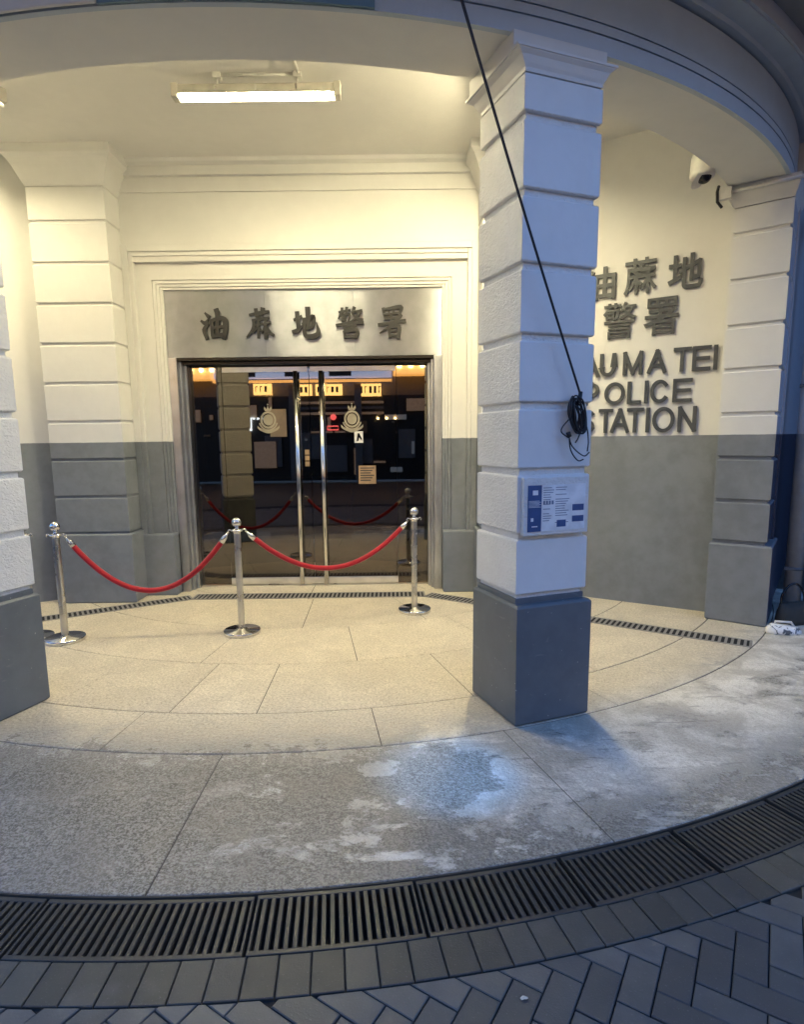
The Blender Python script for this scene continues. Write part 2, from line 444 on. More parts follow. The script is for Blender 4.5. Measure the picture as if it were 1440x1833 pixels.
for r0, r1, al in ((5.483, 6.505, [-68,-51,-34,-17.2,-.23,16.6,33.5,50,68]),
                   (5.0, 5.483, [-68,-57,-41,-24.3,-7.66,8.96,25.5,42,57,68]),
                   (4.17, 5.0, [-68,-52,-38,-25.5,-15.5,-5.85,.62,16.94,29,41,55,68]),
                   (3.3, 4.17, [-68,-55,-40,-24,-8,8.85,25.5,40,55,68]),
                   (2.3, 3.3, [-68,-48,-20,1.5,22,48,68]), (.4, 2.3, [-68,-34,0,34,68])):
    for a0, a1 in zip(al[:-1], al[1:]): slab(r0, r1, a0, a1)
fo = fl.build('forecourt_paving', M['floor'], kind='structure')
bd = MB(); bd.sweep([(0.01,-.3),(6.507,-.3),(6.507,-.005),(0.01,-.005)], [R(a) for a in lin(-72,72,72)]); bd.build('forecourt_bed', M['joint'], kind='structure')
# pavement beyond the drain: soldier course then herringbone
pv = MB(); sc = MB()
a = -30.0; k = 0
step = math.degrees(.1075/6.78)
while a < 45:
    r0, r1 = 6.79, 6.945
    e = .0022
    q = [polar(r0, a+math.degrees(e/r0)), polar(r0, a+step-math.degrees(e/r0)), polar(r1, a+step-math.degrees(e/r1)), polar(r1, a+math.degrees(e/r1))]
    dz = random.uniform(-.003, .002)
    sc.poly([(v.x, v.y) for v in q], -.07, dz, .0026)
    a += step
TH = R(57); ud = Vector((math.cos(TH), math.sin(TH))); vd = Vector((math.sin(TH), -math.cos(TH)))
PW = .0975; org = Vector((1.568, -6.808))-ud*2*PW
for ia in range(-75, 75):
    for ib in range(-75, 75):
        k = (ia-ib) % 4
        if k == 0: u0, u1, v0, v1 = ib+0, ib+1, ia+0, ia+2
        elif k == 3: u0, u1, v0, v1 = ib, ib+2, ia, ia+1
        else: continue
        # cell (0,0) must be a long-u brick: shift a by 3
        v0 -= 3; v1 -= 3
        e = .0022; c = [org+ud*(uu*PW+eu)+vd*(vv*PW+ev) for uu, vv, eu, ev in ((u0,v0,e,e),(u1,v0,-e,e),(u1,v1,-e,-e),(u0,v1,e,-e))]
        pts = [(q.x, q.y) for q in c]; ctr = sum(c, Vector((0,0)))/4
        if ctr.length < 6.8 or ctr.length > 9.9 or ctr.y > -3.5 or abs(ctr.x) > 4.6: continue
        if ctr.length < 7.15:
            d = ctr.normalized(); pts = clip(pts, d.x, d.y, 6.951)
            if len(pts) < 3: continue
            ar = abs(sum(pts[i][0]*pts[(i+1)%len(pts)][1]-pts[(i+1)%len(pts)][0]*pts[i][1] for i in range(len(pts))))/2
            if ar < .0016: continue
        dz = random.uniform(-.003, .002)
        pv.poly(pts, -.07, dz, .0028)
pv.build('pavement', M['paver'], kind='structure')
sc.build('pavement_border', M['soldier'], kind='structure')
bd = MB(); bd.sweep([(6.786,-.3),(10.5,-.3),(10.5,-.012),(6.786,-.012)], [R(a) for a in lin(-72,72,72)]); bd.build('pavement_bed', M['slot'], kind='structure')

# ------------------------------------------------------------------ outer drain grates (each panel lifts out)
ga_edges = [-24.3,-19.1,-13.9,-8.7,-3.43,3.5,8.8,14.1,19.05,24.2,29.4,34.5,39.7,44.8]
ord_ = ['third outside the left of the view', 'second outside the left of the view', 'just outside the left of the view', 'leftmost seen, cut by the frame edge', 'longest one, second from the left', 'third from the left', 'fourth from the left, below the bluish glow', 'fifth from the left, beside a black gap', 'sixth from the left, between two black gaps', 'seventh from the left, nearest the right edge', 'just outside the right of the view', 'second outside the right of the view', 'third outside the right of the view']
for i, (a0, a1) in enumerate(zip(ga_edges[:-1], ga_edges[1:])):
    gm = MB(); gap = .006 if i < 7 else .014
    A0, A1 = R(a0)+gap/6.65, R(a1)-gap/6.65; z0, z1 = -.03, -.003+random.uniform(-.002,.001)
    an = lin(A0, A1, 8)
    ri, ro = 6.515+random.uniform(0,.004), 6.783
    gm.sweep([(ri,z0),(ri+.02,z0),(ri+.02,z1),(ri,z1)], an)
    gm.sweep([(ro-.02,z0),(ro,z0),(ro,z1),(ro-.02,z1)], an)
    nb = int(round((A1-A0)*6.65/.0318)); st = (A1-A0)/nb
    for b in range(nb+1):
        a = A0+b*st; hw = .0085 if 0 < b < nb else .005
        aa = min(max(a, A0+hw/6.6), A1-hw/6.6)
        gm.box(-hw, hw, -.231, 0, z0, z1-.0012, M=frame((0,0,0), aa) @ Matrix.Translation((0, -6.534, 0)))
    o = gm.build('drain_grate', M['iron_grate'], bevel=.002, seg=1)
    tag(o, 'curved slotted iron drain grate at forecourt edge, '+ord_[i], 'drain grate', 'slotted grates of the curved forecourt drain')
tr = MB(); tr.sweep([(6.508,-.3),(6.786,-.3),(6.786,-.13),(6.508,-.13)], [R(a) for a in lin(-60,60,60)]); tr.build('drain_trench', M['slot'], kind='structure')

# inner channel drains along the walls
def channel(p0, p1, wdt, label, bars_dir_skew=0):
    p0 = Vector(p0); p1 = Vector(p1); d = p1-p0; L = d.length; ang = math.atan2(d.y, d.x)
    e = empty('channel_drain', (p0.x, p0.y, 0), ang, label, 'channel drain', 'narrow slotted drains along the porch walls')
    b = MB(); b.box(0, L, -wdt/2, wdt/2, -.002, .0025); b.build('channel', M['slot'], e)  # black strip: shade of a hollow channel put into the colour
    q = MB(); fr = .014
    q.box(0, L, -wdt/2-fr, -wdt/2, -.002, .006); q.box(0, L, wdt/2, wdt/2+fr, -.002, .006)
    nb = int(L/.046)
    for i in range(nb+1):
        x = min(max(i*L/nb, .007), L-.007); q.box(x-.0105, x+.0105, -wdt/2, wdt/2, .0026, .0055)
    q.build('grating', M['grating'], e)
    return e
channel((-1.27,-2.17), (1.27,-2.17), .19, 'straight slotted channel drain in front of the glass doors')
channel((-4.1,-3.90), (-1.30,-2.19), .16, 'slanting slotted channel drain below the left wall and pilaster')
channel((1.30,-2.19), (3.86,-3.87), .16, 'slanting slotted channel drain below the lettered right wall')

# ------------------------------------------------------------------ the police station building
B = empty('police_station', (0,0,0), 0, 'cream and grey painted police station with a curved porch around glass doors', 'building')
YF, YFR, YR, YP, YG = -2.03, -2.06, -1.985, -1.925, -1.67     # field, frame, recess, steel panel, glass planes
W = MB()
W.box(-1.9, 1.9, YF, -1.5, 3.55, 4.52)
for s in (-1, 1):
    x0, x1 = sorted((s*1.58, s*1.9)); W.box(x0, x1, YR, -1.5, 0, 3.55)
W.box(-1.58, 1.58, YR, -1.5, 3.38, 3.55)
wall = W.build('entrance_wall', M['wall'], B)
# surround: raised outer frame, recess, stepped inner moulding, plinths
D = MB()
for s in (-1, 1):
    def bx(a, b, y0, y1, z0, z1, D=D):
        x0, x1 = sorted((s*a, s*b)); D.box(x0, x1, y0, y1, z0, z1)
    bx(1.785, 1.85, YFR, YR+.02, 0, 3.71); bx(1.742, 1.785, YFR+.016, YR+.02, 0, 3.71-.065)
    bx(1.545, 1.578, YR+.012, YR+.1, 0, 3.38); bx(1.513, 1.545, YR+.024, YR+.1, 0, 3.345); bx(1.484, 1.513, YR+.036, YR+.1, 0, 3.313)
D.box(-1.785, 1.785, YFR, YR+.02, 3.645, 3.71); D.box(-1.742, 1.742, YFR+.016, YR+.02, 3.602, 3.645)
D.box(-1.545, 1.545, YR+.012, YR+.1, 3.345, 3.38); D.box(-1.513, 1.513, YR+.024, YR+.1, 3.313, 3.345); D.box(-1.484, 1.484, YR+.036, YR+.1, 3.287, 3.313)
D.build('door_surround', M['wall'], B, bevel=.005)
for s in (-1, 1):
    D = MB(); x0, x1 = sorted((s*1.484, s*1.846)); D.cbox(x0, x1, YFR-.025, YR+.06, 0, .69, .01)
    D.build('surround_plinth', M['wall'], B)
# architrave mouldings under the ceiling
A = MB()
A.prism_x([(YF+.02,4.215),(YF-.02,4.215),(YF-.02,4.355),(YF-.055,4.362),(YF-.055,4.45),(YF-.10,4.47),(YF-.13,4.52),(YF+.02,4.52)], -1.86, 1.86)
A.build('wall_cornice', M['white'], B)
# pilasters either side of the door
def courses(mb, x0, x1, y0, y1, zs, gap, c, M_=None, front=None):
    for z0, z1 in zip(zs[:-1], zs[1:]): mb.cbox(x0, x1, y0, y1, z0+gap/2, z1-gap/2, c, M=M_, front=front)
pz = [.75+.3869*i for i in range(9)]+[4.18]
for s in (-1, 1):
    pl = MB(); x0, x1 = sorted((s*1.85, s*2.61)); c0, c1 = x0+.014, x1-.014
    pl.box(c0, c1, -2.322, -1.7, 0.02, 4.2)
    courses(pl, x0, x1, -2.34, -1.72, pz, .024, .008)
    o = pl.build('pilaster', M['wall'], B)
    p2 = MB(); p2.cbox(x0-.03, x1+.03, -2.372, -1.75, 0, .745, .012); p2.build('plinth', M['wall'], o, bevel=.004)
    cp = MB(); prof = [(0,4.17),(.012,4.19),(.035,4.24),(.06,4.30),(.075,4.335),(.105,4.385),(.14,4.42),(.14,4.53)]
    vs = []; fs = []
    for d, z in prof: vs += [(x0-d,-2.34-d,z),(x1+d,-2.34-d,z),(x1+d,-1.8,z),(x0-d,-1.8,z)]
    n = len(prof)
    for i in range(n-1):
        for j in range(4): fs.append((i*4+j, i*4+(j+1)%4, i*4+4+(j+1)%4, i*4+4+j))
    fs += [(3,2,1,0), tuple(4*(n-1)+j for j in range(4))]
    cp.add(vs, fs); cp.build('capital', M['white'], o)
# angled side walls
WA = math.atan2(-.525, .851)
for s in (1, -1):
    mw = MB(); Mx = Matrix.Translation((s*3.005, -2.359, 0)) @ Matrix.Rotation(s*WA, 4, 'Z')
    a, b = sorted((s*-.66, s*1.5)); mw.box(a, b, 0, .3, 0, 4.53, M=Mx)
    o = mw.build('side_wall', M['wall'], B)
# ceiling, beam and fascia
C = MB(); C.sweep([(.01,4.5),(5.2,4.5),(5.2,4.75),(.01,4.75)], [R(a) for a in lin(-64,64,64)]); C.build('porch_ceiling', M['ceil'], B)
bm_ = MB(); an = [R(a) for a in lin(-57,57,114)]
bm_.sweep([(4.948,3.758),(5.36,3.758),(5.36,4.6),(4.948,4.6)], an, smooth=False); beam = bm_.build('ring_beam', M['ceil'], B)
fs_ = MB()
for za, zb, rr in ((3.752,3.843,5.387), (3.852,3.898,5.388), (3.907,4.148,5.387)): fs_.sweep([(5.355,za),(rr,za),(rr,zb),(5.355,zb)], an)
fs_.sweep([(5.355,4.163),(5.43,4.163),(5.445,4.178),(5.555,4.19),(5.555,4.20),(5.572,4.20),(5.585,4.28),(5.355,4.28)], an)
fs_.build('fascia', M['fascia'], B)
ov = MB(); an2 = [R(a) for a in lin(-57,57,76)]
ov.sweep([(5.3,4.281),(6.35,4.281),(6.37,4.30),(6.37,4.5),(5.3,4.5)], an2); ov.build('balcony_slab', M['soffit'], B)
up = MB(); up.sweep([(5.1,4.5),(5.385,4.5),(5.385,8.5),(5.1,8.5)], an2); up.box(-4.5, 4.5, -4.5, 10, 8.4, 8.6); up.build('upper_wall', M['white'], B)
# end pilasters carrying the beam, and the street facades running back
EA = 53.6
for s in (1, -1):
    T = frame(polar(0, 0), R(s*EA))
    q = MB(); hw = .25
    q.box(-hw+.02, hw+.1, -5.395, -4.97, 0, 3.76, M=T) if s > 0 else q.box(-hw-.1, hw-.02, -5.395, -4.97, 0, 3.76, M=T)
    zs = [.74, 1.113, 1.495, 1.878, 2.258, 2.625, 3.004, 3.38, 3.61]
    xa, xb = (-hw, hw+.1) if s > 0 else (-hw-.1, hw)
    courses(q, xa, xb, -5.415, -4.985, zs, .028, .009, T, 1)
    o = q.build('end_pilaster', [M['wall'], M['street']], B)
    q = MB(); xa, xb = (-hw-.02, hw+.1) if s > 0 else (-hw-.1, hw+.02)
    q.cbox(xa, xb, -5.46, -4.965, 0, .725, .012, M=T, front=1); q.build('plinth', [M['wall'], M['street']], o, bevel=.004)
    q = MB(); xa, xb = (-hw, hw+.1) if s > 0 else (-hw-.1, hw)
    vs = []; fs = []; prof = [(0,3.6),(.02,3.64),(.05,3.69),(.06,3.71),(.06,3.757)]
    for d, z in prof: vs += [(xa-d,-5.415-d*.6,z),(xb+d,-5.415-d*.6,z),(xb+d,-4.985+d,z),(xa-d,-4.985+d,z)]
    for i in range(len(prof)-1):
        for j in range(4): fs.append((i*4+j, i*4+(j+1)%4, i*4+4+(j+1)%4, i*4+4+j))
    fs += [(3,2,1,0), tuple(4*(len(prof)-1)+j for j in range(4))]
    q.add(vs, fs, M=T); q.build('capital', M['white'], o)
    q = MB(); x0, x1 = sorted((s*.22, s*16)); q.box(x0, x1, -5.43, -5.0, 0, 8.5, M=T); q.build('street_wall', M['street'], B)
# dark lobby behind the glass
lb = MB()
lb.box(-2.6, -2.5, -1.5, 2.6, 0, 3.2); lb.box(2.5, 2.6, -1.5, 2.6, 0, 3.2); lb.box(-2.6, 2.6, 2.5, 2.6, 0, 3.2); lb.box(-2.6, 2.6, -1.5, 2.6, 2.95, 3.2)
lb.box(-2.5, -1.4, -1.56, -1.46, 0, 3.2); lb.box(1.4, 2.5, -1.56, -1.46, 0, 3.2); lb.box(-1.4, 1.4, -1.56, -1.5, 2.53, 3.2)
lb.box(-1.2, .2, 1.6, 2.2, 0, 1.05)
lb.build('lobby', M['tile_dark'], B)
# steel casing and door frame
for s in (-1, 1):
    cs = MB(); x0, x1 = sorted((s*1.392, s*1.483)); cs.box(x0, x1, YP, YG+.06, 0, 2.592)
    x0, x1 = sorted((s*1.365, s*1.391)); cs.box(x0, x1, YP+.07, YG+.06, 0, 2.56)
    x0, x1 = sorted((s*1.335, s*1.3645)); cs.box(x0, x1, YP+.15, YG+.06, 0, 2.53)
    cs.build('door_casing', M['jamb'], B, bevel=.004)
hd = MB(); hd.box(-1.39, 1.39, YP+.012, YG+.06, 2.562, 2.592); hd.box(-1.364, 1.364, YP+.1, YG+.07, 2.53, 2.561)
hd.build('door_head', M['darkframe'], B, bevel=.003)
sl = MB(); sl.box(-1.335, 1.335, YG-.03, YG+.05, 0.002, .016); sl.build('threshold', M['satin'], B)
br = MB(); br.box(-.985, .985, YG-.028, YG-.008, .022, .098); br.build('bottom_rail', M['rail'], B, bevel=.003)
for s in (-1, 1):
    q = MB(); x0, x1 = sorted((s*.988, s*1.334)); q.box(x0, x1, YG-.006, YG+.006, .018, 2.529); q.build('side_glass', M['glass'], B)

def emblem(parent, x, z):
    """round badge in a wreath with a crown on top and a scroll beneath, pale film on the glass"""
    e = MB(); y = YG-.0085
    def rg(r0, r1, cx, cz, sx=1, a0=0, a1=360, dy=0, n=28):
        aa = [R(t) for t in lin(a0, a1, n)]
        vs = [(cx+sx*r0*math.cos(t), y+dy, cz+r0*math.sin(t)) for t in aa]+[(cx+sx*r1*math.cos(t), y+dy, cz+r1*math.sin(t)) for t in aa]
        k = n+1; e.add(vs, [(i, i+1, k+i+1, k+i) for i in range(n)])
    rg(.074, .098, x, z, .92); rg(.0, .062, x, z, .92, dy=.0004)
    rg(.100, .118, x, z-.005, .95, 195, 345, dy=-.0004)
    # crown: band, arches, orb
    e.box(x-.036, x+.036, y-.0006, y-.0001, z+.102, z+.116)
    for dx in (-.03, 0, .03):
        e.add([(x+dx-.016, y, z+.117), (x+dx+.016, y, z+.117), (x+dx*1.3, y, z+.152+(.012 if dx == 0 else 0))], [(0,1,2)])
    rg(0, .009, x, z+.172, n=10)
    # scroll
    pts = [(-.125,-.075),(-.09,-.105),(0,-.135),(.09,-.105),(.125,-.075)]
    vs = []; 
    P = catmull([(a, 0, b) for a, b in pts], 4)
    for q in P: vs += [(x+q.x, y-.0008, z+q.z+.014), (x+q.x, y-.0008, z+q.z-.016)]
    e.add(vs, [(2*i, 2*i+2, 2*i+3, 2*i+1) for i in range(len(P)-1)])
    return e.build('emblem', M['beige'], parent)
for s in (-1, 1):
    q = MB(); x0, x1 = sorted((s*.004, s*.984)); q.box(x0, x1, YG-.006, YG+.006, .10, 2.50)
    leaf = q.build('door_leaf', M['glass'], B)
    h = MB(); h.tube([(s*.142, YG-.075, .03), (s*.142, YG-.075, 2.46)], .026, 14)
    for z in (.14, 2.36): h.tube([(s*.142, YG-.075, z), (s*.142, YG-.004, z)], .014, 8)
    h.build('handle', M['chrome'], leaf)
    r_ = MB(); r_.box(x0+.01, x1-.01, YG-.018, YG-.0065, 2.46, 2.515); r_.build('top_rail', M['jamb'], leaf)
    emblem(leaf, s*.477, 1.93)
    if s > 0:
        q = MB(); q.box(.50, .60, YG-.0075, YG-.0065, 1.66, 1.79); st = q.build('sticker', M['plastic'], leaf)
        q = MB()
        q.add([(.525,YG-.0085,1.68),(.545,YG-.0085,1.68),(.562,YG-.0085,1.765),(.538,YG-.0085,1.77)], [(0,1,2,3)])
        q.add([(.545,YG-.0085,1.73),(.585,YG-.0085,1.685),(.585,YG-.0085,1.71),(.56,YG-.0085,1.76)], [(0,1,2,3)])
        q.build('pictogram', M['black'], leaf)
        q = MB(); q.box(.54, .74, YG-.009, YG-.0075, 1.19, 1.40); q.build('notice', M['beigelit'], leaf)
        q = MB()
        for i in range(6): q.box(.56, .72-.02*(i % 3), YG-.0102, YG-.0093, 1.365-.028*i, 1.378-.028*i)
        q.build('notice_print', M['olive'], leaf)
    else:
        for i in range(3):
            q = MB(); q.box(-.072, -.02, YG-.0075, YG-.0065, 1.40+.067*i, 1.455+.067*i); q.build('notice', M['beigelit'], leaf)
        q = MB(); q.box(-.46, -.27, YG-.0078, YG-.0066, 1.74, 2.05); q.build('notice', M['brownfilm'], leaf)

# ------------------------------------------------------------------ pillars
def pillar(adeg, label):
    e = empty('pillar', polar(0, 0), R(adeg), label, 'pillar', 'rusticated porch pillars')
    hw = .245; yf, yb = -5.432, -4.955
    s = MB(); s.box(-hw+.021, hw-.021, yf+.021, yb-.021, .7, 3.6)
    zs = [.772]+[1.135+.3695*i for i in range(7)]+[3.572]
    for z0, z1 in zip(zs[:-1], zs[1:]): s.cbox(-hw, hw, yf, yb, z0+.019, z1-.019, .008, front=1)
    s.build('shaft', [M['stucco'], M['smooth']], e, bevel=.003)
    p = MB(); p.cbox(-.26, .26, -5.476, -4.94, 0, .735, .014); p.box(-.238, .238, yf+.012, yb-.012, .73, .768); p.build('plinth', M['plinth'], e, bevel=.003)
    c = MB(); vs = []; fs = []
    prof = [(-.004,3.556),(.0,3.575),(.012,3.592),(.03,3.625),(.055,3.643),(.055,3.648),(.066,3.648),(.066,3.662),(.048,3.664),(.048,3.76)]
    for d, z in prof: yq = yf-d*.5 if z < 3.6635 else -5.394; vs += [(-hw-d,yq,z),(hw+d,yq,z),(hw+d,yb+d,z),(-hw-d,yb+d,z)]
    for i in range(len(prof)-1):
        for j in range(4): fs.append((i*4+j, i*4+(j+1)%4, i*4+4+(j+1)%4, i*4+4+j))
    fs += [(3,2,1,0), tuple(4*(len(prof)-1)+j for j in range(4))]
    c.add(vs, fs); c.build('capital', M['white'], e, bevel=.003)
    return e
PR = pillar(20.1, 'tall square pillar with a notice board and hanging cable bundle on its bluish front')
PL = pillar(-19.3, 'square banded pillar cut by the left edge, behind which a stanchion base peeks out')

# ------------------------------------------------------------------ writing
def stroke(mb, pts, ws, y, depth, f):
    """brush stroke: catmull centre line with a width per point, extruded; f maps unit glyph space to (x, z)"""
    P = catmull([(p[0], p[1], 0) for p in pts], 5); n = len(P); L = len(ws)-1
    Lf = []; Rf = []
    for i, p in enumerate(P):
        t = i/(n-1)*L; k = min(int(t), L-1); wv = ws[k]+(ws[k+1]-ws[k])*(t-k)
        d = (P[min(i+1, n-1)]-P[max(i-1, 0)]).normalized(); nn = Vector((-d.y, d.x, 0))
        if i == 0: p = p-d*wv*.25
        if i == n-1: p = p+d*wv*.25
        Lf.append(p+nn*wv/2); Rf.append(p-nn*wv/2)
    ring = [f(q.x, q.y) for q in Lf]+[f(q.x, q.y) for q in reversed(Rf)]
    m_ = len(ring); vs = [(x, y-depth, z) for x, z in ring]+[(x, y, z) for x, z in ring]
    fs = [(i, i+1, m_-2-i, m_-1-i) for i in range(n-1)]
    for i in range(m_):
        j = (i+1) % m_; fs.append((i, j, j+m_, i+m_))
    mb.add(vs, fs)
T1, T2, T3 = [.06,.10,.07], [.11,.08,.03], [.05,.09,.11]
GL = {
'oil': [([(.20,.88),(.32,.76)],[.05,.11]), ([(.04,.62),(.18,.54),(.30,.66)],[.06,.11,.04]), ([(.30,.52),(.14,.32),(.22,.02)],[.06,.12,.09]),
        ([(.62,.98),(.66,.80),(.62,.22)],[.13,.13,.09]), ([(.44,.64),(.44,.14)],[.09,.10]), ([(.44,.62),(.74,.70),(.93,.62),(.92,.30),(.86,.02)],[.08,.11,.15,.14,.10]),
        ([(.46,.38),(.86,.42)],[.07,.08]), ([(.42,.10),(.88,.16)],[.09,.11])],
'hemp': [([(.14,.80),(.50,.86),(.86,.90)],[.06,.09,.07]), ([(.38,.98),(.40,.74)],[.10,.07]), ([(.64,1.0),(.60,.78)],[.12,.07]),
         ([(.48,.76),(.54,.68)],[.08,.08]), ([(.24,.62),(.54,.66),(.86,.70)],[.06,.08,.06]), ([(.30,.62),(.26,.34),(.0,.06)],[.09,.10,.03]),
         ([(.34,.46),(.60,.50)],[.05,.06]), ([(.46,.58),(.44,.04)],[.08,.07]), ([(.44,.44),(.28,.20)],[.06,.03]), ([(.46,.40),(.56,.26)],[.04,.06]),
         ([(.62,.48),(.90,.54)],[.05,.07]), ([(.74,.62),(.72,.02)],[.09,.10]), ([(.72,.46),(.58,.18)],[.06,.03]), ([(.74,.44),(.86,.22),(1.0,.12)],[.05,.10,.08])],
'earth': [([(.08,.62),(.36,.72)],[.07,.09]), ([(.20,.86),(.24,.28)],[.12,.10]), ([(.02,.22),(.22,.28),(.42,.46)],[.09,.11,.03]),
          ([(.38,.48),(.60,.58),(.80,.72),(.76,.40),(.66,.36)],[.06,.09,.13,.10,.05]), ([(.60,1.0),(.60,.30)],[.14,.09]),
          ([(.46,.66),(.46,.20),(.56,.06),(.86,.08),(.98,.20),(.92,.52)],[.09,.10,.12,.14,.13,.03])],
'guard': [([(.10,.86),(.52,.92)],[.05,.06]), ([(.22,.98),(.22,.80)],[.08,.06]), ([(.40,1.0),(.38,.82)],[.08,.06]), ([(.18,.80),(.08,.64)],[.07,.03]),
          ([(.18,.74),(.50,.78),(.46,.56)],[.05,.07,.05]), ([(.20,.66),(.36,.68)],[.06,.06]), ([(.20,.58),(.36,.60)],[.05,.05]),
          ([(.68,1.0),(.58,.80)],[.09,.03]), ([(.60,.84),(.96,.90)],[.05,.07]), ([(.88,.86),(.72,.64),(.54,.54)],[.08,.07,.03]), ([(.62,.78),(.80,.62),(.98,.58)],[.04,.08,.09]),
          ([(.44,.54),(.56,.50)],[.07,.07]), ([(.0,.42),(.50,.48),(1.0,.50)],[.07,.08,.09]), ([(.26,.36),(.74,.40)],[.05,.06]), ([(.28,.28),(.72,.31)],[.05,.06]),
          ([(.28,.22),(.32,.0)],[.07,.08]), ([(.28,.20),(.76,.24),(.72,.0)],[.06,.10,.08]), ([(.32,.03),(.72,.05)],[.07,.08])],
'office': [([(.18,.96),(.22,.74)],[.08,.07]), ([(.20,.92),(.84,1.0),(.78,.76)],[.06,.11,.07]), ([(.40,.92),(.40,.78)],[.05,.05]), ([(.58,.94),(.57,.80)],[.05,.05]), ([(.22,.76),(.78,.80)],[.06,.06]),
           ([(.24,.62),(.72,.66)],[.07,.07]), ([(.48,.74),(.48,.50)],[.08,.07]), ([(.0,.42),(.50,.48),(1.0,.54)],[.08,.08,.10]), ([(.84,.74),(.50,.42),(.04,.14)],[.10,.09,.03]),
           ([(.38,.32),(.42,.0)],[.09,.08]), ([(.38,.32),(.76,.36),(.74,-.02)],[.07,.11,.11]), ([(.42,.20),(.70,.22)],[.05,.05]), ([(.42,.05),(.72,.07)],[.06,.07])]}
DS = empty('door_sign', (0, YP, 2.6), 0, 'brushed steel sign panel with five dark brush style characters above the glass doors', 'sign')
for x0, x1, yaw in ((-1.482,-.86,1.1), (-.859,-.42,-.5), (-.419,.53,.25), (.531,1.482,-.9)):
    q = MB(); xc = (x0+x1)/2; hx = (x1-x0)/2
    q.box(-hx, hx, -.002, .02, 2.594, 3.286, M=Matrix.Translation((xc, YP+.010, 0)) @ Matrix.Rotation(R(yaw), 4, 'Z'))
    o = q.build('sign_panel', M['panel'], DS); uvl = o.data.uv_layers.new(name='brush')
    for lp in o.data.loops: v_ = o.data.vertices[lp.vertex_index].co; uvl.data[lp.index].uv = (v_.x, v_.z)
    o.matrix_parent_inverse = Matrix.Translation((0, -YP, -2.6))
for key, cx in zip(('oil','hemp','earth','guard','office'), (-.962, -.472, .018, .493, .944)):
    c = MB(); sz = .285
    for i, (pts, ws) in enumerate(GL[key]):
        stroke(c, pts, [x*1.35 for x in ws], YP-.006, .016+.0007*i, lambda a, b: (cx+(a-.5)*sz, 2.777+b*.31))
    o = c.build('character', M['letterdark'], DS); o.matrix_parent_inverse = Matrix.Translation((0, -YP, -2.6))

WS = empty('wall_sign', (3.005, -2.359, 0), WA, 'raised grey Chinese characters over English police station lettering on right wall', 'sign')
def glyph(ch, name, s0, s1, z0, z1, off, ext=.0095, so=.007):
    cu = bpy.data.curves.new('glyph', 'FONT'); cu.body = ch; cu.size = 1; cu.extrude = .02; cu.offset = off; cu.resolution_u = 6
    t = bpy.data.objects.new('glyph', cu); COL.objects.link(t)
    dg = bpy.context.evaluated_depsgraph_get(); me = bpy.data.meshes.new_from_object(t.evaluated_get(dg))
    bpy.data.objects.remove(t)
    xs = [v.co.x for v in me.vertices]; ys = [v.co.y for v in me.vertices]
    if not xs: return None
    ax, bx_, ay, by = min(xs), max(xs), min(ys), max(ys)
    for v in me.vertices:
        x = s0+(v.co.x-ax)/(bx_-ax)*(s1-s0); z = z0+(v.co.y-ay)/(by-ay)*(z1-z0)
        y = -so-(v.co.z+.02)/.04*ext*2
        v.co = (x, y, z)
    me.materials.clear(); me.materials.append(M['letter'])
    o = bpy.data.objects.new(name, me); COL.objects.link(o); o.parent = WS
    for p_ in me.polygons: p_.use_smooth = False; p_.material_index = 0
    me.update()
    # the reflection of handedness flips normals
    bmx = bmesh.new(); bmx.from_mesh(me); bmesh.ops.recalc_face_normals(bmx, faces=bmx.faces[:]); bmx.to_mesh(me); bmx.free()
    return o
for ch, s0, s1, z0, z1, of in (('油',-.155,.165,3.035,3.345,.02), ('蔴',.24,.535,3.04,3.375,.015), ('地',.63,.925,3.04,3.35,.022), ('警',.055,.368,2.648,2.99,.009), ('署',.435,.742,2.648,2.99,.013)):
    glyph(ch, 'character', s0, s1, z0, z1, of)
LW = .0345
def arc(cx, cz, rx, rz, a0, a1, n=26): return [(cx+rx*math.cos(R(t)), cz+rz*math.sin(R(t))) for t in lin(a0, a1, n)]
LET = {'Y': [[(0,1),(.5,.45)],[(1,1),(.5,.45)],[(.5,.5),(.5,0)]], 'A': [[(0,0),(.5,1)],[(1,0),(.5,1)],[(.2,.3),(.8,.3)]],
 'U': [[(0,1),(0,.38)]+arc(.5,.38,.5,.38,180,360,16)+[(1,.38),(1,1)]], 'M': [[(0,0),(0,1)],[(1,0),(1,1)],[(0,1),(.5,.02)],[(1,1),(.5,.02)]],
 'T': [[(0,1),(1,1)],[(.5,1),(.5,0)]], 'E': [[(0,0),(0,1)],[(0,1),(1,1)],[(0,.5),(.92,.5)],[(0,0),(1,0)]], 'I': [[(.5,0),(.5,1)]],
 'P': [[(0,0),(0,1)],[(0,1),(.55,1)]+arc(.55,.73,.45,.27,90,-90,14)+[(.55,.46),(0,.46)]], 'O': [arc(.5,.5,.5,.5,90,450,40)],
 'L': [[(0,1),(0,0)],[(0,0),(1,0)]], 'C': [arc(.52,.5,.52,.5,42,318,32)], 'N': [[(0,0),(0,1)],[(0,1),(1,0)],[(1,0),(1,1)]],
 'S': [arc(.5,.75,.46,.25,25,255,18)+arc(.5,.25,.48,.25,75,-155,18)]}
